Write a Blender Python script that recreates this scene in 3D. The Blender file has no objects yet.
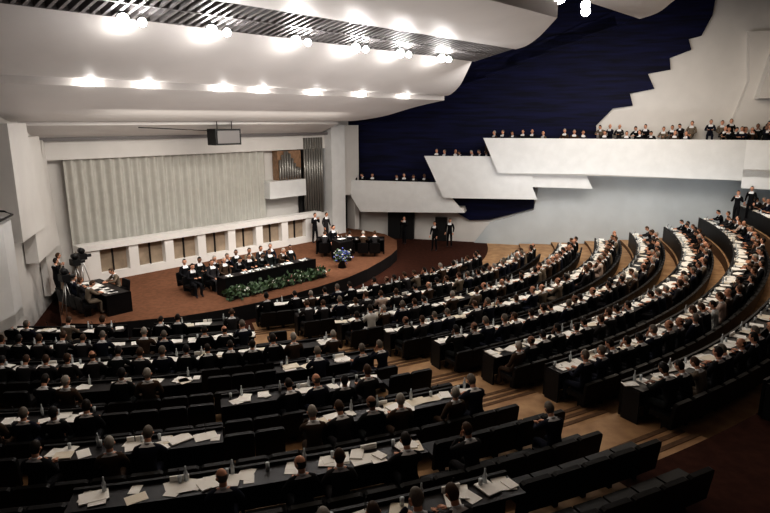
import bpy, bmesh, math, random
from mathutils import Vector, Matrix
random.seed(7)
R_=random.random
scene=bpy.context.scene
col=scene.collection

# ------------------------------------------------------------------ materials
def mat(name,c,rough=.6,metal=0,noise=0,scale=8,emit=0,spec=.5,c2=None,stretch=None,bump=0):
    m=bpy.data.materials.new(name);m.use_nodes=True
    nt=m.node_tree;b=nt.nodes['Principled BSDF']
    b.inputs['Base Color'].default_value=(*c,1);b.inputs['Roughness'].default_value=rough
    b.inputs['Metallic'].default_value=metal;b.inputs['Specular IOR Level'].default_value=spec
    if emit:
        b.inputs['Emission Color'].default_value=(*c,1);b.inputs['Emission Strength'].default_value=emit
    if noise or c2 or bump:
        tc=nt.nodes.new('ShaderNodeTexCoord');n=nt.nodes.new('ShaderNodeTexNoise')
        n.inputs['Scale'].default_value=scale;n.inputs['Detail'].default_value=4
        mp=nt.nodes.new('ShaderNodeMapping')
        if stretch: mp.inputs['Scale'].default_value=stretch
        nt.links.new(tc.outputs['Object'],mp.inputs[0]);nt.links.new(mp.outputs[0],n.inputs[0])
        r=nt.nodes.new('ShaderNodeValToRGB')
        d=c2 if c2 else tuple(x*(1-noise) for x in c)
        r.color_ramp.elements[0].color=(*d,1);r.color_ramp.elements[1].color=(*c,1)
        r.color_ramp.elements[0].position=.35;r.color_ramp.elements[1].position=.65
        nt.links.new(n.outputs[0],r.inputs[0]);nt.links.new(r.outputs[0],b.inputs['Base Color'])
        if bump:
            bp=nt.nodes.new('ShaderNodeBump');bp.inputs['Strength'].default_value=bump
            nt.links.new(n.outputs[0],bp.inputs['Height']);nt.links.new(bp.outputs[0],b.inputs['Normal'])
    return m
M=dict(
 plaster=mat('white_plaster',(.70,.68,.655),.55,noise=.05,scale=1.2),
 ceil=mat('ceiling_plaster',(.65,.625,.61),.5,noise=.06,scale=.6),
 marble=mat('white_marble',(.78,.79,.79),.4,noise=.06,scale=2),
 navy=mat('navy_relief',(.005,.007,.045),.65,c2=(.0015,.002,.014),scale=1.2,stretch=(.4,.4,5),spec=.2),
 bluewall=mat('pale_wall',(.56,.61,.64),.6,noise=.1,scale=.7),
 curtain=mat('curtain_cloth',(.56,.55,.51),.85,noise=.08,scale=3),
 brown=mat('brown_glass',(.34,.27,.20),.35,noise=.3,scale=2),
 carpet=mat('stage_carpet',(.165,.078,.045),.95,noise=.25,scale=6,bump=.1,spec=.1),
 redcarpet=mat('hall_carpet',(.06,.022,.014),.95,noise=.3,scale=5,spec=.1),
 wood=mat('aisle_wood',(.52,.33,.18),.6,c2=(.36,.21,.11),scale=2.2,spec=.2),
 step=mat('step_riser',(.18,.105,.06),.9,noise=.3,scale=9,spec=.2),
 black=mat('black_leather',(.0055,.005,.0055),.5,noise=.3,scale=10,spec=.22),
 desk=mat('desk_black',(.010,.008,.009),.4,noise=.3,scale=6,spec=.25),
 paper=mat('paper',(.95,.93,.88),.7),
 cream=mat('paper_cream',(.85,.78,.65),.7),
 steel=mat('steel',(.5,.5,.5),.3,metal=1),
 glass=mat('drinking_glass',(.6,.65,.68),.1,spec=.9),
 dark=mat('dark_metal',(.012,.012,.013),.5,spec=.3),
 slat=mat('grille_slat',(.16,.15,.15),.5),
 lamp=mat('lamp_glow',(1,.97,.95),.5,emit=120),
 lamp2=mat('downlight_glow',(1,.95,.9),.5,emit=25),
 leaf=mat('leaf',(.045,.085,.03),.6,c2=(.015,.035,.015),scale=12),
 flowW=mat('flower_white',(.6,.6,.55),.7), flowB=mat('flower_blue',(.06,.08,.3),.7), flowP=mat('flower_pink',(.35,.15,.15),.7),
 pipe=mat('organ_pipe',(.30,.29,.27),.35,metal=.6),
 organwood=mat('organ_wood',(.33,.2,.12),.5,noise=.3,scale=5),
)
# ------------------------------------------------------------------ mesh builder
class MB:
    def __init__(s): s.v=[];s.f=[];s.m=[];s.mats=[];s.sm=[]
    def mi(s,k):
        if k not in s.mats: s.mats.append(k)
        return s.mats.index(k)
    def add(s,vs,fs,k,smooth=False):
        o=len(s.v);s.v+= [tuple(v) for v in vs];i=s.mi(k)
        for f in fs: s.f.append(tuple(o+j for j in f));s.m.append(i);s.sm.append(smooth)
    def box(s,p,q,k,T=None):
        x0,y0,z0=p;x1,y1,z1=q
        vs=[Vector(t) for t in [(x0,y0,z0),(x1,y0,z0),(x1,y1,z0),(x0,y1,z0),(x0,y0,z1),(x1,y0,z1),(x1,y1,z1),(x0,y1,z1)]]
        if T: vs=[T(v) for v in vs]
        s.add(vs,[(0,3,2,1),(4,5,6,7),(0,1,5,4),(1,2,6,5),(2,3,7,6),(3,0,4,7)],k)
    def prism(s,A,B,k,kcap=None):
        n=len(A);s.add(A+B,[(i,(i+1)%n,n+(i+1)%n,n+i) for i in range(n)],k)
        s.add(A,[tuple(range(n-1,-1,-1))],kcap or k);s.add(B,[tuple(range(n))],kcap or k)
    def tube(s,P,rad,k,n=8,smooth=True):
        P=[Vector(p) for p in P]
        if not hasattr(rad,'__len__'): rad=[rad]*len(P)
        vs=[]
        for i,p in enumerate(P):
            d=(P[min(i+1,len(P)-1)]-P[max(i-1,0)]).normalized()
            u=d.orthogonal().normalized();w=d.cross(u)
            if abs(d.z)>.9: u=Vector((1,0,0));w=d.cross(u).normalized();u=w.cross(d)
            for j in range(n):
                a=2*math.pi*j/n;vs.append(p+(u*math.cos(a)+w*math.sin(a))*rad[i])
        fs=[(i*n+j,i*n+(j+1)%n,(i+1)*n+(j+1)%n,(i+1)*n+j) for i in range(len(P)-1) for j in range(n)]
        fs+= [tuple(range(n-1,-1,-1)),tuple((len(P)-1)*n+j for j in range(n))]
        s.add(vs,fs,k,smooth)
    def obj(s,name,parent=None,T=None):
        me=bpy.data.meshes.new(name);vs=[T(Vector(v)) for v in s.v] if T else s.v
        me.from_pydata(vs,[],s.f);
        for k in s.mats: me.materials.append(M[k] if isinstance(k,str) else k)
        me.polygons.foreach_set('material_index',s.m);me.polygons.foreach_set('use_smooth',s.sm)
        bm=bmesh.new();bm.from_mesh(me);bmesh.ops.recalc_face_normals(bm,faces=bm.faces);bm.to_mesh(me);bm.free()
        o=bpy.data.objects.new(name,me);col.objects.link(o)
        if parent: o.parent=parent
        return o
def empty(name):
    e=bpy.data.objects.new(name,None);col.objects.link(e);return e

# ------------------------------------------------------------------ frames
def L(a,s,z): return Vector((-12.9+a*.676+s*.737, 24.9+a*.737-s*.676, z))
LT=lambda v:L(v.x,v.y,v.z)
ROT_AUD=math.radians(-132.5)     # facing from the stage to the audience
CX,CY=-11.,38.
def POL(r,th,z): return Vector((CX+r*math.cos(th),CY+r*math.sin(th),z))
def WP(x,z,off=0): return Vector((x-.268*off,38.55-.278*x-.963*off,z))
rad=math.radians

# ------------------------------------------------------------------ floor
R0=17.75;PER=1.9
ENDR={0:-30,1:-23,2:-18,3:-15,4:-12.5,5:-11,6:-10,7:-9,8:-9,9:-9}
STR={0:-69.5,1:-66.3,2:-63.8,3:-61.8,4:-60.6,5:-59.9,6:-59.3,7:-58.8,8:-55.5,9:-49}
LST={1:-93,2:-98,3:-103,4:-108,5:-110,6:-112,7:-112,8:-112}
LEN={1:-72,2:-68.5,3:-66,4:-64.5,5:-63.6,6:-62.9,7:-62.4,8:-62.0}
def smooth(a,b,x):
    t=max(0,min(1,(x-a)/(b-a)));return t*t*(3-2*t)
def zf(k,th):
    d=max(0,k)*PER;R=R0+d
    z=.065*d+.003*d*d
    return z+.03*max(0,R-26)**2*smooth(-55,-32,math.degrees(th)) if k>=0 else 0
fl=MB()
fl.box((-40,-10,-.3),(45,45,-.01),'redcarpet')
NS=136
ths=[rad(-136+i) for i in range(NS)]
for k in range(0,12):
    r0=R0+k*PER-.35;r1=r0+PER if k<11 else r0+14
    for i in range(NS-1):
        t0,t1=ths[i],ths[i+1]
        if POL(r0,t1,0).y+.278*POL(r0,t1,0).x>38.6: continue
        dg=math.degrees(t0)
        km='wood'
        if k>=8 and dg>-64: km='redcarpet'
        if k==0 and dg<-70: km='redcarpet'
        zl0,zl1=(zf(k-1,t0),zf(k-1,t1)) if k else (-.01,-.01)
        z0,z1=zf(k,t0),zf(k,t1)
        fl.add([POL(r0,t0,z0),POL(r0,t1,z1),POL(r1,t1,z1),POL(r1,t0,z0)],[(0,1,2,3)],km)
        fl.add([POL(r0,t0,zl0),POL(r0,t1,zl1),POL(r0,t1,z1),POL(r0,t0,z0)],[(0,1,2,3)],'step')
floor=fl.obj('floor')
st=MB()
for k in range(1,9):
    TA=rad((max(STR[k],-62 if k==8 else STR[k])+LEN[k])/2) if k<8 else rad(-60)
    R=R0+k*PER-.35;z0=zf(k-1,TA);z1=zf(k,TA);hw=1.0
    n=3
    dt=hw/R
    for j in range(n):
        ra=R-.9+.3*j;zz=z0+(z1-z0)*(j+1)/(n+1)
        A=[POL(ra,TA-dt,z0-.02),POL(ra,TA+dt,z0-.02),POL(R,TA+dt,z0-.02),POL(R,TA-dt,z0-.02)]
        B=[Vector((v.x,v.y,zz)) for v in A]
        st.prism(A,B,'step','wood')
        st.prism([POL(ra-.01,TA-dt,zz),POL(ra-.01,TA+dt,zz),POL(ra+.1,TA+dt,zz),POL(ra+.1,TA-dt,zz)],[POL(ra-.01,TA-dt,zz+.01),POL(ra-.01,TA+dt,zz+.01),POL(ra+.1,TA+dt,zz+.01),POL(ra+.1,TA-dt,zz+.01)],'step')
st.obj('aisle_steps')

# ------------------------------------------------------------------ seats and desks
def chair(mb,T):
    # local x along row, y facing direction (stage), z up
    mb.box((-.26,-.2,.34),(.26,.24,.45),'black',T)
    mb.box((-.04,-.1,0),(.04,.1,.34),'dark',T)
    out=[(-.279,.2),(.279,.2),(.279,.68),(.265,.74),(.22,.765),(-.22,.765),(-.265,.74),(-.279,.68)]
    A=[T(Vector((x,-.20-.12*(z-.3),z))) for x,z in out];B=[T(Vector((x*.99,-.27-.14*(z-.3),.3+(z-.3)*.97))) for x,z in out]
    mb.prism(A,B,'black')
def rowT(R,th,z):
    c,s_=math.cos(th),math.sin(th)
    def T(v):
        rr=R-v.y
        return Vector((CX+rr*c+v.x*s_, CY+rr*s_-v.x*c, z+v.z))
    return T
seats_root=empty('auditorium_seating');desk_root=empty('delegate_desks');
people_spots=[]
def desk_run(mb,R,t0,t1,k,dens):
    n=max(1,int((t1-t0)*R/.6))
    for i in range(n):
        a=t0+(t1-t0)*i/n;b=t0+(t1-t0)*(i+1)/n
        za,zb=zf(k,a),zf(k,b)
        def ring(r0,r1,h0,h1,key):
            A=[POL(r0,a,za+h0),POL(r1,a,za+h0),POL(r1,a,za+h1),POL(r0,a,za+h1)]
            B=[POL(r0,b,zb+h0),POL(r1,b,zb+h0),POL(r1,b,zb+h1),POL(r0,b,zb+h1)]
            mb.prism(A,B,key)
        ring(R-.28,R+.25,.71,.745,'desk')
        ring(R-.28,R-.22,.03,.80,'black')
        if i%4==0:
            T=rowT(R,a,za);mb.box((-.02,-.2,0),(.02,.2,.71),'dark',T)
        m=(a+b)/2;zm=(za+zb)/2;T=rowT(R,m,zm)
        cnt=random.choice([2,2,3,4,5]) if R_()<dens else random.choice([0,1,1])
        for q in range(cnt):
            px,py=random.uniform(-.24,.24),random.uniform(-.12,.12);an=random.uniform(-.5,.5);w,h=random.choice([(.105,.148),(.2,.14),(.12,.16),(.08,.11),(.15,.11)])
            zz=.747+.004*q;th_=random.choice([.004,.006,.02])
            c,s_=math.cos(an),math.sin(an)
            def T2(v,px=px,py=py,c=c,s_=s_,zz=zz): return T(Vector((px+v.x*c-v.y*s_,py+v.x*s_+v.y*c,zz+v.z)))
            mb.box((-w,-h,0),(w,h,th_),'paper' if R_()<.85 else 'cream',T2)
        if R_()<.6:
            x=random.uniform(-.2,.2);mb.tube([T(Vector((x,.12,.745))),T(Vector((x,.12,.87)))],[.028,.034],'glass',6)
        if R_()<.4:
            x=random.uniform(-.2,.2);mb.tube([T(Vector((x,.15,.745))),T(Vector((x,.15,.9))),T(Vector((x,.15,.94))),T(Vector((x,.15,1.0)))],[.033,.033,.014,.014],'glass',6)
        if i%5==2: # folded name card, blank
            mb.box((-.14,.17,.745),(.14,.2,.84),'paper',T)
        if R_()<.4:
            mb.tube([T(Vector((0,.17,.745))),T(Vector((0,.16,.93))),T(Vector((0,.1,1.0)))],[.008,.008,.014],'dark',5)
rows=[]
for k in range(0,10):
    rows.append((k,STR[k],ENDR[k],'R'))
for k in range(1,9):
    rows.append((k,LST[k],LEN[k],'L'))
for k,d0,d1,side in rows:
    R=R0+k*PER;Rs=R+.66
    sb=MB();n=int(rad(d1-d0)*Rs/.56)
    th=[rad(d1)-(i+.5)*.56/Rs for i in range(n)] if side=='L' else [rad(d0)+(i+.5)*.56/Rs for i in range(n)]
    for t in th: chair(sb,rowT(Rs,t,zf(k,t)))
    db=MB()
    segs=[]
    if side=='R': segs=[(d0,d1)]
    elif k<=3:
        t=d0
        while t<d1-3:
            ln=random.uniform(9,15);segs.append((t,min(t+ln,d1)));t+=ln+random.choice([0,0,2.5])
    else:
        fixed={4:[(-108,-99),(-96,-86),(-83,-75),(-71,-64.8)],5:[(-110,-93),(-89,-79),(-74,-66.5)],6:[(-112,-90),(-80,-74),(-71,-63.5)],7:[(-112,-89),(-78,-68)],8:[(-110,-88),(-77,-67)]}
        segs=fixed[k]
    ingap=lambda dg:not any(a-.5<=dg<=b+.5 for a,b in segs)
    if side=='L':
        for i in range(int(rad(d1-d0)*(R-.25)/.56)):
            t=rad(d1)-(i+.5)*.56/(R-.25)
            if ingap(math.degrees(t)): chair(sb,rowT(R-.25,t,zf(k,t)))
    sb.obj('seat_row',seats_root)
    for a,b in segs: desk_run(db,R,rad(a),rad(b),k,.95)
    db.obj('desk_row',desk_root)
    for t in th:
        dg=math.degrees(t);on=any(a<=dg<=b for a,b in segs)
        if side=='R': p=.88 if k<7 else .92
        else: p=(.8 if k<=3 else .66) if on else .12
        if R_()<p: people_spots.append((Rs,t,zf(k,t),on))

# ------------------------------------------------------------------ people
suitc=[(.008,.008,.010),(.012,.014,.026),(.03,.028,.03),(.06,.037,.024),(.01,.012,.012),(.18,.145,.11)]
hairc=[(.02,.013,.009),(.07,.036,.018),(.18,.155,.13),(.4,.37,.33),(.012,.01,.01)]
SU=[mat('suit_%d'%i,c,.85,noise=.2,scale=30,spec=.15) for i,c in enumerate(suitc)]
HA=[mat('hair_%d'%i,c,.6,noise=.3,scale=60,spec=.3) for i,c in enumerate(hairc)]
SK=[mat('skin_%d'%i,c,.5,noise=.08,scale=20,spec=.3) for i,c in enumerate([(.68,.36,.24),(.58,.30,.19),(.28,.15,.1)])]
SH=mat('shirt',(.75,.75,.76),.7);TI=mat('tie_and_shoes',(.03,.015,.02),.5)
DRESS=mat('light_dress',(.55,.42,.35),.8);WHITE=mat('white_jacket',(.65,.65,.62),.8)
def skinmesh(vs,es,rs,sub,root=0):
    me=bpy.data.meshes.new('tmp');me.from_pydata(vs,es,[]);o=bpy.data.objects.new('tmp',me);col.objects.link(o)
    md=o.modifiers.new('s','SKIN');md.use_smooth_shade=True;md.branch_smoothing=.3
    for i,r in enumerate(rs):
        d=me.skin_vertices[0].data[i];d.radius=r if hasattr(r,'__len__') else (r,r);d.use_root=(i==root)
    ss=o.modifiers.new('u','SUBSURF');ss.levels=sub;ss.render_levels=sub
    dg=bpy.context.evaluated_depsgraph_get();dg.update()
    out=bpy.data.meshes.new_from_object(o.evaluated_get(dg))
    bpy.data.objects.remove(o);return out
def headbm(hair_style):
    mb=MB()
    nu,nv=18,14;vs=[];
    for i in range(nv+1):
        ph=math.pi*i/nv
        for j in range(nu):
            a=2*math.pi*j/nu
            x,y,z=math.sin(ph)*math.cos(a),math.sin(ph)*math.sin(a),math.cos(ph)
            px,py,pz=x*.077,y*.096,z*.122
            if z<0: px*=1-.32*(-z)**1.3; py*=(1-.12*(-z)) if y>0 else (1-.35*(-z))
            if y>.3 and -.05<z<.35: py-= .004
            vs.append((px,py,pz))
    F=[[],[]]
    for i in range(nv):
        for j in range(nu):
            f=(i*nu+j,i*nu+(j+1)%nu,(i+1)*nu+(j+1)%nu,(i+1)*nu+j)
            c=sum((Vector(vs[q]) for q in f),Vector())/4
            hy=c.y/.096;hz=c.z/.122
            if hair_style=='bald': h=(hy<.1 and -.45<hz<.35)
            else: h=(hz>.62) or (hy<.25 and hz>-.1) or (hy<-.25 and hz>(-.6 if hair_style!='long' else -1.1))
            F[1 if h else 0].append(f)
    mb.add(vs,F[0],'skin',True)
    sc=1.09 if hair_style!='bald' else 1.03
    mb.add([(x*sc,y*sc-.002,z*sc+.002) for x,y,z in vs],F[1],'hair',True)
    mb.add([(0,.095,.02),(-.013,.09,-.025),(.013,.09,-.025),(0,.117,-.02)],[(0,1,3),(0,3,2),(1,2,3)],'skin')
    for sx in(-1,1):
        mb.tube([(sx*.03,.078,.012),(sx*.03,.091,.012)],[.011,.007],'tie',6)
        mb.box((sx*.03-.016,.082,.028),(sx*.03+.016,.094,.034),'hair')
        mb.tube([(sx*.07,-.005,0),(sx*.082,-.012,.002),(sx*.09,-.016,.004)],[.02,.027,.016],'skin',8)
    mb.box((-.022,.083,-.058),(.022,.091,-.05),'tie')
    return mb
def handchain(w,d,side):
    d=Vector(d).normalized();w=Vector(w);x=Vector((side,0,0));x=(x-d*x.dot(d)).normalized();dn=Vector((0,0,-1))
    V=[w,w+d*.05];E=[(0,1)];Rr=[.024,(.03)]
    for i,(ox,ln) in enumerate([(-.030,.062),(-.01,.072),(.012,.068),(.032,.052)]):
        b=len(V);V+=[w+d*.088-x*ox,w+d*(.088+ln*.55)-x*ox*1.15+dn*.006,w+d*(.088+ln*.9)-x*ox*1.2+dn*.028];E+=[(1,b),(b,b+1),(b+1,b+2)];Rr+=[.0115,.0095,.008]
    b=len(V);V+=[w+d*.03-x*.036,w+d*.07-x*.056+dn*.01];E+=[(0,b),(b,b+1)];Rr+=[.013,.009]
    return skinmesh(V,E,Rr,1)
def person_mesh(pose):
    ln=pose.get('lean',0);stand=pose.get('stand',False)
    h=.42 if stand else 0
    def up(x,y,z): # lean torso forward about hip
        zz=z-.52;return (x,y+math.sin(ln)*zz,.52+zz*math.cos(ln)+h)
    V=[up(0,0,.52),up(0,-.01,.68),up(0,0,.86),up(0,.0,.985),up(0,.015,1.09)]
    Rr=[(.15,.13),(.145,.12),(.165,.13),(.12,.10),(.052,.052)]
    E=[(0,1),(1,2),(2,3),(3,4)]
    for s in(-1,1):
        b=len(V);V+=[up(s*.165,0,.985),pose['elb'][s]+Vector((0,0,h)),pose['wr'][s]+Vector((0,0,h))];E+=[(3,b),(b,b+1),(b+1,b+2)];Rr+=[.078,.052,.037]
    for s in(-1,1):
        b=len(V)
        if stand:
            dx=pose.get('stride',0)*s
            V+=[(s*.09,0,.86),(s*.10,.02+dx*.5,.5),(s*.11,dx,.1),(s*.12,dx+.15,.045)]
        else: V+=[(s*.10,.06,.52),(s*.12,.44,.51),(s*.12,.42,.1),(s*.13,.56,.045)]
        E+=[(0,b),(b,b+1),(b+1,b+2),(b+2,b+3)];Rr+=[.092,.066,.05,.038]
    body=skinmesh([tuple(v) for v in V],E,Rr,1)
    mb=MB()
    vs=[v.co.copy() for v in body.vertices];by={}
    for p in body.polygons:
        c=p.center;k='suit'
        zc=c.z-h;yy=c.y-math.sin(ln)*(zc-.52)
        if .84<zc/1.0 and abs(c.x)<.055*(zc-.78)/.2+.012 and yy>.06 and zc<1.06: k='shirt'
        if abs(c.x)<.016 and yy>.075 and .8<zc<1.02: k='tie'
        if zc>1.03 and abs(c.x)<.08: k='shirt' if zc<1.07 else 'skin'
        if c.z<.085: k='tie'
        by.setdefault(k,[]).append(tuple(p.vertices))
    for k,f in by.items(): mb.add(vs,f,k,True)
    for s in(-1,1):
        w=Vector(pose['wr'][s])+Vector((0,0,h));d=w-(Vector(pose['elb'][s])+Vector((0,0,h)))
        hm=handchain(w+d.normalized()*.02,d,s);mb.add([v.co.copy() for v in hm.vertices],[tuple(p.vertices) for p in hm.polygons],'skin',True)
    hb=headbm(pose.get('hair','short'))
    yaw,pit=pose.get('yaw',0),pose.get('pitch',0)
    nb=Vector(up(0,.02,1.08));hm=Matrix.Translation(nb)@Matrix.Rotation(yaw,4,'Z')@Matrix.Rotation(-pit-ln*.3,4,'X')@Matrix.Translation((0,.02,.135))
    o=len(mb.v);mb.v+=[tuple(hm@Vector(v)) for v in hb.v]
    for f,mi,sm in zip(hb.f,hb.m,hb.sm):
        mb.f.append(tuple(o+q for q in f));mb.m.append(mb.mi(hb.mats[mi]));mb.sm.append(sm)
    mb.tube([tuple(up(0,.01,1.03)),tuple(hm@Vector((0,-.02,-.04)))],[.056,.05],'skin',10)
    mb.tube([tuple(up(0,.008,1.045)),tuple(up(0,.012,1.085))],[.066,.06],'shirt',10)
    return mb
V3=lambda *a:Vector(a)
def both(x,y,z): return {s:V3(s*x,y,z) for s in(-1,1)}
poses={
 'write':dict(lean=.28,elb=both(.25,.27,.80),wr=both(.12,.46,.79),pitch=.35),
 'upright':dict(lean=.05,elb=both(.25,.12,.76),wr=both(.14,.34,.79),pitch=.05),
 'turn':dict(lean=.1,elb=both(.26,.16,.77),wr=both(.10,.36,.79),yaw=.6,hair='bald'),
 'back':dict(lean=-.12,elb=both(.26,.0,.74),wr=both(.10,.22,.62),yaw=-.3,pitch=-.05),
 'chin':dict(lean=.25,elb={-1:V3(-.2,.36,.79),1:V3(.24,.27,.80)},wr={-1:V3(-.07,.33,1.0),1:V3(.08,.44,.79)},pitch=.1,yaw=.15),
 'lady':dict(lean=.15,elb=both(.22,.18,.77),wr=both(.09,.38,.79),hair='long',pitch=.15),
 'st1':dict(stand=True,elb=both(.25,-.02,.74),wr=both(.24,.10,.53),yaw=.3,stride=.05),
 'st2':dict(stand=True,elb={-1:V3(-.27,.08,.76),1:V3(.27,.08,.76)},wr={-1:V3(-.1,.25,1.0),1:V3(.1,.25,1.0)},stride=-.08),
}
variants={}
for pn,ps in poses.items():
    mb=person_mesh(ps)
    keys=list(mb.mats)
    me0=None;variants[pn]=[]
    combos=[(0,0,0),(1,2,0),(2,1,1),(3,3,0),(4,4,2),(5,1,0)] if pn!='lady' else [(5,1,0),(3,0,1)]
    for ci,(su,ha,sk) in enumerate(combos):
        d={'suit':SU[su],'hair':HA[ha],'skin':SK[sk],'shirt':SH,'tie':TI}
        if pn=='lady': d['suit']=[DRESS,WHITE][ci]
        if me0 is None:
            mb.mats=[d[k] for k in keys];ob=mb.obj('tmp');me0=ob.data;bpy.data.objects.remove(ob);me=me0
        else:
            me=me0.copy()
            for i,k in enumerate(keys): me.materials[i]=d[k]
        me.name='person_'+pn;variants[pn].append(me)
def place(root,name,pn,loc,rot,sc=1,ci=None):
    L_=variants[pn];wts=[5,4,4,2.5,3,1.2][:len(L_)]
    me=L_[ci] if ci is not None else random.choices(L_,wts)[0]
    o=bpy.data.objects.new(name,me);col.objects.link(o);o.location=loc;o.rotation_euler=(0,0,rot);o.scale=(sc,sc,sc);o.parent=root
    return o
aud=empty('audience_of_delegates')
for Rs,t,z,on in people_spots:
    pn=random.choices(['write','upright','turn','back','chin','lady'],[4,4,2.2,2 if on else 6,2,.5])[0]
    jit=random.uniform(-.15,.15)
    place(aud,'seated_delegate',pn,POL(Rs+.06,t,z-.0),t+math.pi/2+jit,random.uniform(.98,1.08))

# ------------------------------------------------------------------ stage
sp=[(-2.6,4.6),(-1.7,5.7),(.7,7.0),(2,7.4),(3.3,7.6),(5,7.7),(6.6,7.65),(8.5,7.45),(10.2,7.0),(11.8,6.4),(13.2,5.8),(14.5,5.1),(16.4,3.4),(17.4,1.5),(17.4,-1.7),(-.6,-1.7)]
sm=MB();sm.prism([L(a,s,0) for a,s in sp],[L(a,s,.6) for a,s in sp],'dark','carpet');sm.obj('stage_platform')
pw=MB();WB=.6
pw.box((-.1,-.45,WB),(13.5,0,.95),'plaster',LT);pw.box((-.1,-.55,2.02),(13.5,.08,2.28),'plaster',LT)
pw.box((-.1,-.45,.95),(13.5,-.3,2.02),'brown',LT)
x=.75;pw.box((-.1,-.35,.95),(x,.0,2.02),'plaster',LT)
for i in range(7):
    a=.75+i*1.72;b=a+1.28;nx=a+1.72 if i<6 else 13.5
    pw.box((b,-.35,.95),(nx,0,2.02),'plaster',LT)
    pw.box((a+.62,-.32,.95),(a+.66,-.2,2.02),'dark',LT)
pw.obj('stage_panel_wall')
cu=MB();N_=520;vs=[];fs=[]
for i in range(N_+1):
    a=.2+10.6*i/N_
    ph=a*2*math.pi/.42
    s=-1.5+.085*math.sin(ph)+.03*math.sin(a*3.1)
    vs+=[L(a,s,.6),L(a,s*1.0,5.95)]
fs=[(2*i,2*i+2,2*i+3,2*i+1) for i in range(N_)]
cu.add(vs,fs,'curtain',True);cu.obj('stage_curtain')
wb=MB();wb.box((-1,-2.2,0),(18.4,-1.8,9),'plaster',LT);wb.obj('wall_back')
hd=MB();hd.box((-1,-1.8,5.85),(15.2,-1.2,6.65),'plaster',LT);hd.box((-1,-1.8,6.65),(15,-.9,6.8),'slat',LT);hd.obj('trim_header')
og=MB()
og.box((10.6,-1.75,3.2),(13.2,-.9,4.15),'marble',LT);og.box((11.5,-1.75,4.15),(13.2,-1.3,5.8),'organwood',LT)
for i in range(9):
    a=11.6+i*.18;h=4.2+.9+.5*math.sin(i*.6);og.tube([L(a,-1.2,4.15),L(a,-1.2,4.4),L(a,-1.2,h+.2)],[.03,.07,.07],'pipe',8)
for i in range(8):
    a=13.4+i*.19;og.tube([L(a,-1.2,2.0),L(a,-1.2,6.5)],.075,'pipe',8)
og.box((13.3,-1.75,.6),(14.95,-1.4,6.6),'dark',LT)
og.obj('pipe_organ')
cw=MB();cw.box((15,-1.8,.6),(16.1,-.6,7.2),'marble',LT);cw.box((16.1,-1.8,2.9),(17.7,-1.0,7.2),'plaster',LT);cw.box((17.3,-1.8,.6),(17.7,-1.0,2.9),'plaster',LT);cw.box((16.1,-1.8,.6),(17.3,-1.7,2.9),'dark',LT);cw.box((13.5,-1.4,.6),(15,-1.0,2.0),'plaster',LT)
cw.obj('wall_stage_side')
lb=MB();lb.box((6.0,.6,6.35),(7.4,1.3,7.1),'dark',LT);lb.box((6.1,1.3,6.43),(7.3,1.34,7.02),'slat',LT)
for a in(6.3,7.1): lb.tube([L(a,1,7.1),L(a,1,7.8)],.02,'dark',6)
lb.tube([L(2.5,1,7.2),L(6,1,7.02)],.02,'dark',6)
lb.obj('hanging_loudspeaker')

# left wall with stepped white wings
wl=MB()
A=[Vector((-14.65,26.1,0)),Vector((-12.4,19.0,0)),Vector((-20,15,0)),Vector((-20.2,15.3,0)),Vector((-12.9,19.15,0)),Vector((-15.1,26.1,0))]
wl.prism(A,[Vector((v.x,v.y,9.5)) for v in A],'plaster');wl.obj('wall_left')
wg=MB()
def lw(t,z,off):
    return Vector((-14.6+.302*t+.953*off,26.0-.953*t+.302*off,z))
for P,off in [([(-.3,.6),(3.0,.6),(3.0,2.6),(1.2,6.7),(.9,6.7),(.5,3.4)],.25),([(1.2,2.4),(5.0,2.4),(5.0,6.9),(2.6,6.9),(2.2,4.6)],.45),([(3.9,3.6),(7.3,3.6),(7.3,7.4),(5.0,7.4),(4.6,5.4)],.6)]:
    wg.prism([lw(t,z,.02) for t,z in P],[lw(t,z,off) for t,z in P],'plaster')
wg.obj('wall_wing_panels')
sb=MB()
P=[(-20,17.6),(-12.2,17.6),(-11.2,17.4),(-10.6,16.8),(-10.35,16),(-10.4,15),(-10.8,13.8),(-11.6,12.6),(-13,11.6),(-20,11)]
sb.prism([Vector((x,y,1.9)) for x,y in P],[Vector((x,y,2.2)) for x,y in P],'plaster')
for i in range(len(P)-1):
    (x0,y0),(x1,y1)=P[i],P[i+1];n=Vector((y1-y0,x0-x1,0)).normalized()*.15
    A=[Vector((x0,y0,1.9)),Vector((x1,y1,1.9)),Vector((x1,y1,4.75)),Vector((x0,y0,4.75))]
    sb.prism(A,[v+n for v in A],'marble')
sb.tube([Vector((x+.07,y,4.9)) for x,y in P[1:9]],.03,'dark',6);sb.obj('side_balcony')

# ------------------------------------------------------------------ far wall + balconies
wr=MB();wr.prism([WP(-4,-.1,-.2),WP(34,-.1,-.2),WP(34,-.1,-.6),WP(-4,-.1,-.6)],[WP(-4,15,-.2),WP(34,15,-.2),WP(34,15,-.6),WP(-4,15,-.6)],'plaster')
wr.obj('wall_right')
bl=[(-3.2,7.0),(-3.2,14.5),(17.4,14.5),(17.3,12.9),(16.9,11.9),(16.3,11.75),(16.5,11.2),(15.5,10.8),(15.6,10.2),(14.5,10.0),(14.9,9.2),(13.7,8.95),(13.9,8.3),(12.9,8.15),(12.1,7.2),(12.2,6.2),(9,5.2),(9,2.3),(6.5,1.5),(5.3,1.4),(4.2,2.0),(-1.6,2.6),(-3.2,4.5),(-2.2,5.6)]  # navy wall outline; its low tail also paints the shade under the balconies
def wprism(mb,P,o0,o1,k,kc=None): mb.prism([WP(x,z,o0) for x,z in P],[WP(x,z,o1) for x,z in P],k,kc)
bw=MB();wprism(bw,bl,-.2,0,'navy')
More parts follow.
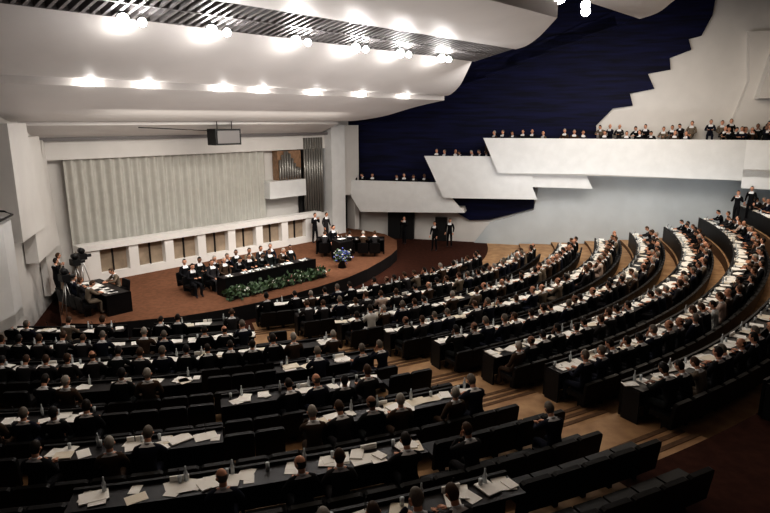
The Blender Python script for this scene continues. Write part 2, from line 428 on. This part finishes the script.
for i in range(9):
    x=-1.5+i*1.7;z=7.0+i*.65
    wprism(bw,[(x-1.6,z-.3),(x+2.4,z+.9),(x+2.2,z+1.5),(x+.6,z+1.2),(x-1.6,z+.1)],0,.12,'navy')
bw.obj('wall_relief_panel')
lwll=MB();wprism(lwll,[(5.6,0),(33,0),(33,4.4),(9.3,4.4),(9.0,2.2),(6.5,1.3)],-.2,.05,'bluewall');lwll.obj('wall_under_balcony')
ws=MB();wprism(ws,[(18.6,6.6),(20.5,6.6),(21.5,12),(19,12),(19.3,9.5)],-.2,.3,'plaster');wprism(ws,[(19.6,8.6),(33,8.6),(33,14),(20.6,14)],-.2,1.1,'plaster');ws.obj('wall_fold')
dr=MB()
for x in(.2,1.05):
    wprism(dr,[(x,0),(x+.8,0),(x+.8,1.75),(x,1.75)],-.2,.05,'dark')
wprism(dr,[(3.2,0),(3.9,0),(3.9,1.5),(3.2,1.5)],-.2,.05,'dark')
dr.obj('door_1')
gal=MB()
def band(P,off):
    wprism(gal,P,off-.16,off,'marble')
band([(6.1,6.5),(19.2,6.5),(19.2,4.4),(12,4.55),(7,4.5)],1.6)
band([(2.7,5.4),(7.2,5.45),(8.9,4.5),(8.9,3.7),(9.2,3),(3.9,2.9)],1.3)
band([(7.0,4.6),(11.7,4.5),(12.1,3.7),(8.4,3.7)],1.15)
band([(-2.5,3.8),(4.2,3.8),(4.3,2.9),(5.1,2),(-1.3,1.8)],1.0)
wprism(gal,[(7.2,4.5),(19.2,4.4),(19.2,4.65),(7.4,4.75)],-.1,1.5,'plaster')
wprism(gal,[(3.9,2.9),(9.1,3.0),(9,3.3),(3.9,3.2)],-.1,1.2,'plaster')
wprism(gal,[(-1.3,1.8),(5.1,2),(5,2.3),(-1.3,2.1)],-.1,.9,'plaster')
Q=[WP(19.2,0,1.6),Vector((24.5,28.2,0)),Vector((30,25,0))]
for i in range(2):
    a,b=Q[i],Q[i+1];nn=Vector((-(b-a).y,(b-a).x,0)).normalized()*.16
    gal.prism([Vector((p.x,p.y,4.0)) for p in (a,b,b+nn,a+nn)],[Vector((p.x,p.y,6.5)) for p in (a,b,b+nn,a+nn)],'marble')
gal.prism([Vector((p.x,p.y,4.6)) for p in (Q[0],Q[1],Q[2],Vector((33,29,0)),WP(19.2,0,-.1))],[Vector((p.x,p.y,5.0)) for p in (Q[0],Q[1],Q[2],Vector((33,29,0)),WP(19.2,0,-.1))],'plaster')
gal.obj('zigzag_balcony')
bp=empty('balcony_spectators')
def seat_balc(x,zh,off,name='seated_spectator',pn=None):
    p=WP(x,zh-1.28,off);place(bp,name,pn or random.choice(['upright','back','write','turn']),p,rad(random.uniform(115,185)))
x=6.6
while x<17:
    seat_balc(x,6.82+.16*R_(),.8);x+=random.choice([.48,.5,.55,.6,.62,1.1])
x=12.4
while x<19.0:
    seat_balc(x,7.05+max(0,(x-15.5))*.12+.2*R_(),.38);x+=random.choice([.42,.45,.5,.55,.9])
for i in range(40):
    x=17.6+R_()*6.9;f=(x-19.2)/5.3;d=R_()*1.8;y=31.7-3.6*f+.6+d
    if x<19.4: y=WP(x,0,.95).y+R_()*.3;d=0
    if R_()<.4: place(bp,'standing_spectator',random.choice(['st1','st2']),(x,y,5.4+.3*d),rad(random.uniform(110,190)))
    else: place(bp,'seated_spectator',random.choice(['upright','turn','write']),(x,y,5.85+.35*d),rad(random.uniform(120,180)))
for x in (3.3,3.75,4.4,4.8,5.5,5.95,6.3): seat_balc(x,5.70+.08*R_(),.6)
for x in (-1.8,-1.2,-.7,.9,1.3,1.9,2.6): seat_balc(x,4.14+.08*R_(),.4)

# ------------------------------------------------------------------ ceiling
ce=MB()
def cslab(P,a0,k,sm_=False):
    ce.prism([L(a0,s,z) for s,z,a in P],[L(a,s,z) for s,z,a in P],k)
def curve(P,n=6):
    out=[]
    for i in range(len(P)-1):
        p0=P[max(i-1,0)];p1=P[i];p2=P[i+1];p3=P[min(i+2,len(P)-1)]
        for j in range(n):
            t=j/n;out.append(tuple(.5*((2*b)+(c-a)*t+(2*a-5*b+4*c-d)*t*t+(-a+3*b-3*c+d)*t**3) for a,b,c,d in zip(p0,p1,p2,p3)))
    out.append(P[-1]);return out
A0=-16
cslab([(-.9,6.8,14.5)]+[(.9,7.3,14.2),(.9,8.6,14.2),(-.9,8.6,14.5)],A0,'ceil')
cslab(curve([(1,7.55,13.8),(1.8,7.45,14.3),(3.2,7.7,15.4),(4.6,8.2,16.5),(6,8.55,17.3)])+[(6,9.4,17.3),(1,8.9,13.8)],A0,'ceil')
cslab(curve([(6,8.78,17.2),(6.9,8.8,16.6),(8.2,9.15,15.6),(9.3,9.65,14.6),(10,10.1,14)])+[(10,11,14),(6,10,17.2)],A0,'ceil')
cslab(curve([(12,10.5,14.4),(13.2,10.45,13.2),(14.6,10.55,11.7),(16,10.9,10.3)])+[(16,11.4,10.3),(12,11.3,14.4)],A0,'ceil')
cslab(curve([(15,12.1,20.3),(16.5,12.0,18.4),(18,12.15,16.2),(21,12.8,13)])+[(21,13.4,13),(15,12.9,20.3)],A0,'ceil')
cslab([(22,13.2,22),(27,13.4,16),(40,12,16),(40,12.6,16),(22,13.8,22)],A0,'ceil')
cslab([(10,10.75,14),(12,11.1,14.4),(12,11.3,14.4),(10,10.95,14)],A0,'dark')
a=-8
while a<14.1:
    ce.prism([L(a,10,10.1),L(a,12,10.5),L(a,12,10.75),L(a,10,10.4)],[L(a+.09,10,10.1),L(a+.09,12,10.5),L(a+.09,12,10.75),L(a+.09,10,10.4)],'slat');a+=.26
for s,z in((10.0,10.1),(11,10.3),(12,10.5)): ce.box((A0,s-.05,z),(14.1,s+.05,z+.1),'slat',LT)
ce.box((-20,-2.5,14.6),(30,42,15),'dark',LT)
ce.obj('ceiling')
sl=empty('ceiling_spotlights')
def lamp(a,s,z,r,key,nm,tgt=None):
    mb=MB();p=L(a,s,z);d=(Vector(tgt)-p).normalized() if tgt else Vector((0,0,-1))
    mb.tube([p-d*.22,p-d*.02],[r*.8,r*1.1],'dark',12);mb.tube([p-d*.05,p+d*.05],[r,r*.85],key,12);mb.obj(nm,sl);return p,d
def spot(p,tgt,e,ang,c=(1,.95,.9),blend=.6,r=.15):
    l=bpy.data.lights.new('spot','SPOT');l.energy=e;l.spot_size=rad(ang);l.spot_blend=blend;l.color=c;l.shadow_soft_size=r
    o=bpy.data.objects.new('spot_lamp',l);col.objects.link(o);o.location=p;o.rotation_euler=(Vector(tgt)-Vector(p)).to_track_quat('-Z','Y').to_euler();o.parent=sl
def point(p,e,c=(1,.95,.90),r=.1):
    l=bpy.data.lights.new('bulb','POINT');l.energy=e;l.color=c;l.shadow_soft_size=r
    o=bpy.data.objects.new('bulb_lamp',l);col.objects.link(o);o.location=p;o.parent=sl
for i,a in enumerate((-2.2,.35,3.4,6.1,8.5,11.1)):
    tg=tuple(L(a*.5-3,22,6))
    p,d=lamp(a,10.5,9.98,.17,'lamp','spotlight',tg)
    lamp(a+.5,10.5,9.98,.12,'lamp','spotlight',tg)
    spot(L(a,10.4,9.7),L(min(11,a+3),3.5,.8),1300,50)
    point(L(a+.25,10.1,9.7),30)
for a in(-1.4,.5,3.4,5.2,8.0,10.8,13.9):
    mb=MB();p=L(a,6.15,8.72);mb.tube([p,p-Vector((0,0,.13))],[.17,.15],'lamp2',12);mb.obj('downlight',sl)
    point(L(a,6.35,8.45),9,r=.08)
for a,s,z in((10.6,15.9,11.55),(13.3,15.6,11.5),(12.6,15.9,11.6)):
    mb=MB();mb.tube([L(a,s,z+.15),L(a,s,12.3)],.02,'dark',6);mb.obj('spotlight_rod',sl)
    p,d=lamp(a,s,z,.18,'lamp','spotlight',(4,10,5));point(L(a,s-.1,z-.2),30)

# ------------------------------------------------------------------ stage furniture and people
stg=empty('stage_party')
dt=MB();DA0,DA1=3.0,7.7;DS=.65
dt.box((DA0,4.9+DS,1.32),(DA1,5.55+DS,1.36),'desk',LT);dt.box((DA0,5.5+DS,.6),(DA1,5.55+DS,1.40),'black',LT);dt.box((DA0,4.9+DS,.6),(DA0+.05,5.5+DS,1.32),'black',LT);dt.box((DA1-.05,4.9+DS,.6),(DA1,5.5+DS,1.32),'black',LT)
for i in range(16):
    a=3.1+R_()*4.3;dt.box((a,5.05+DS,1.36),(a+.2,5.33+DS,1.37),'paper',LT)
    if i%2: dt.tube([L(a,5.4+DS,1.36),L(a,5.4+DS,1.5)],.035,'glass',6)
dt.obj('presidium_table')
chs=MB()
def stage_chair(a,s,rot):
    c,s_=math.cos(rot),math.sin(rot);p=L(a,s,.6)
    chair(chs,lambda v:Vector((p.x+v.x*c-v.y*s_,p.y+v.x*s_+v.y*c,p.z+v.z)))
def sit(a,s,rot,pn=None,ci=None):
    stage_chair(a,s,rot);place(stg,'seated_official',pn or random.choice(['upright','write','back','chin']),L(a,s,.6),rot,1,ci)
for i in range(8): sit(3.2+i*.58,4.98,ROT_AUD)
for i in range(8): sit(2.5+i*.62,4.05,ROT_AUD)
sit(2.3,4.9,ROT_AUD)
tl=MB();tl.box((-1.2,2.4,1.32),(-.3,5.1,1.36),'desk',LT);tl.box((-.35,2.4,.6),(-.3,5.1,1.36),'black',LT);tl.box((-1.2,5.05,.6),(-.3,5.1,1.36),'black',LT);tl.box((-1.2,2.4,.6),(-.3,2.45,1.36),'black',LT)
for i in range(14):
    s=2.5+R_()*2.2;tl.box((-1.15+R_()*.35,s,1.36),(-.65,s+.28,1.375),'paper',LT)
tl.obj('secretariat_table')
for s in(2.7,3.3,3.9,4.5): sit(-1.65,s,math.atan2(.737,.676)-math.pi/2,random.choice(['write','upright']))
sit(.1,3.2,math.atan2(-.737,-.676)-math.pi/2,'write',5)
tr=MB();dirv=math.atan2(2.6,2.4)
def TR(v): 
    c,s_=math.cos(dirv),math.sin(dirv);return L(11.2+v.x*c-v.y*s_,2.3+v.x*s_+v.y*c,v.z)
tr.box((0,0,1.32),(3.6,.7,1.36),'desk',TR);tr.box((0,0,.6),(3.6,.05,1.42),'black',TR);tr.box((0,.0,.6),(.05,.7,1.36),'black',TR);tr.box((3.55,0,.6),(3.6,.7,1.36),'black',TR)
for i in range(8): x=.2+R_()*3;tr.box((x,.25,1.36),(x+.2,.5,1.37),'paper',TR)
tr.obj('interpreters_table')
for x in(.5,1.15,1.8,2.5,3.1):
    p=TR(Vector((x,1.15,.6)))
    q=TR(Vector((x,0,.6)));r=math.atan2((q-p).y,(q-p).x)-math.pi/2
    place(stg,'seated_official',random.choice(['upright','write']),p,r);cc,ss=math.cos(r),math.sin(r)
    chair(chs,lambda v,p=p,cc=cc,ss=ss:Vector((p.x+v.x*cc-v.y*ss,p.y+v.x*ss+v.y*cc,p.z+v.z)))
chs.obj('stage_chairs')
le=MB();le.prism([L(a,s,.6) for a,s in((10.2,4.7),(10.9,4.7),(10.9,5.2),(10.2,5.2))],[L(a,s,z) for a,s,z in((10.1,4.6,1.75),(11,4.6,1.75),(11,5.25,1.62),(10.1,5.25,1.62))],'black')
le.tube([L(10.4,5.1,1.66),L(10.4,5.05,1.95)],.01,'steel',5);le.tube([L(10.7,5.1,1.66),L(10.7,5.05,1.95)],.01,'steel',5);le.box((10.35,4.75,1.72),(10.75,5.0,1.735),'paper',LT);le.obj('lectern')
place(stg,'speaker_at_lectern','st1',L(10.55,4.25,.6),ROT_AUD,1,0)
place(stg,'standing_attendant','st2',L(12.6,.5,.6),ROT_AUD,1,0)
place(stg,'standing_attendant','st1',L(13.2,.8,.6),ROT_AUD,1,2)
for a,s,pn,r in((-1.7,1.9,'st2',-.6),(-1.3,1.0,'st1',-1.2)):
    place(stg,'press_photographer',pn,L(a,s,.6),r,1,random.choice([0,5,2]))
for ca,cs in((-.9,1.7),(-2.1,3.9),(-.3,.8)):
    tp=MB()
    for an in(0,2.1,4.2): tp.tube([L(ca,cs,1.9),L(ca+.3*math.cos(an),cs+.3*math.sin(an),.6)],.018,'steel',5)
    tp.box((ca-.14,cs-.22,1.9),(ca+.14,cs+.2,2.14),'dark',LT);tp.tube([L(ca+.1,cs,2.02),L(ca+.36,cs,2.02)],.07,'dark',8)
    tp.tube([L(ca,cs-.1,2.26),L(ca,cs+.1,2.26)],.12,'dark',10);tp.obj('film_camera_on_tripod')
def foliage(mb,cent,n,sz,key='leaf',spread=(.3,.3,.3)):
    for i in range(n):
        c=Vector([cent[q]+random.gauss(0,spread[q]) for q in range(3)]);c.z=max(c.z,.62)
        u=Vector((random.gauss(0,1),random.gauss(0,1),random.gauss(.4,1))).normalized();w=u.orthogonal().normalized()*sz*.35;u=u*sz
        mb.add([c,c+u*.5+w,c+u,c+u*.5-w],[(0,1,2,3)],key)
hg=MB()
hg.box((2.9,6.35,.6),(7.9,6.65,.72),'dark',LT)
for i in range(40):
    a=2.9+i*.125;p=L(a,6.5+.1*math.sin(i),.82);foliage(hg,p,24,.2,'leaf',(.13,.13,.09))
    if i%2: foliage(hg,L(a,6.6,.92),5,.1,random.choice(['flowW','flowP','flowW','leaf']),(.1,.1,.06))
hg.obj('planter_of_greenery')
bq=MB();bq.tube([L(9.6,5.9,.6),L(9.6,5.9,.9),L(9.6,5.9,1.0)],[.2,.12,.22],'dark',10)
foliage(bq,L(9.6,5.9,1.15),120,.16,'leaf',(.17,.17,.14));foliage(bq,L(9.6,5.95,1.2),100,.11,'flowB',(.18,.18,.15));foliage(bq,L(9.6,5.95,1.2),60,.1,'flowW',(.19,.19,.16))
bq.obj('flower_bouquet')
oth=empty('standing_ushers')
for x,y,z,r in((2.9,34.5,0,2.5),(1.2,36.5,0,2.6),(18.3,31.0,2.2,2.4),(19.1,31.2,2.4,2.2),(3.9,35.6,0,2.8)):
    place(oth,'standing_usher',random.choice(['st1','st2']),(x,y,z),r,1,0)

# ------------------------------------------------------------------ lights
def area(p,tgt,e,sx,sy,c=(1,1,1),nm='area_lamp'):
    l=bpy.data.lights.new(nm,'AREA');l.shape='RECTANGLE';l.size=sx;l.size_y=sy;l.energy=e;l.color=c
    o=bpy.data.objects.new(nm,l);col.objects.link(o);o.location=p;o.rotation_euler=(Vector(tgt)-Vector(p)).to_track_quat('-Z','Y').to_euler()
area(L(6,4.5,7.6),L(6,1.5,1),350,12,.5,(1,.94,.85),'stage_fill')  # added fill from above to brighten the stage, no fixture
area(L(6,8.5,3.4),L(6,7.5,9),270,16,3,(1,.95,.92),'ceiling_bounce_fill')  # unseen upward light added to imitate bounce onto the ceiling
area(L(4,14,5.5),L(4,12.5,11),190,14,3,(1,.94,.90),'ceiling_bounce_fill')  # second added bounce fill, further towards the audience
area((12,24,10.8),(12,27,1),800,8,8,(1,.86,.70),'hall_fill')  # added overhead fill for the right seating block, no fixture
area((-2,12,9.5),(-2,13.5,1),170,8,6,(1,.84,.67),'hall_fill')  # weaker fill added over the foreground rows
area(WP(13,3.9,4.5),WP(13,2.4,0),100,14,.8,(.95,.98,1),'under_balcony_fill')  # unseen light added in front of the wall to brighten it evenly
area((9,28,9),(9,37,6),270,10,2,(1,.97,.95),'balcony_fill')  # added fill lifting the balcony fronts, has no lamp body
w=bpy.data.worlds.new('World');scene.world=w;w.use_nodes=True
w.node_tree.nodes['Background'].inputs[0].default_value=(.58,.52,.52,1);w.node_tree.nodes['Background'].inputs[1].default_value=.07
cd=bpy.data.cameras.new('Camera');cd.sensor_width=36;cd.lens=28.05;cd.clip_end=300
co=bpy.data.objects.new('Camera',cd);col.objects.link(co);co.location=(0,0,7.5);co.rotation_euler=(rad(77.2),0,0);scene.camera=co
scene.view_settings.view_transform='Standard'
try: scene.view_settings.look='Medium High Contrast'
except Exception: pass
scene.view_settings.exposure=0
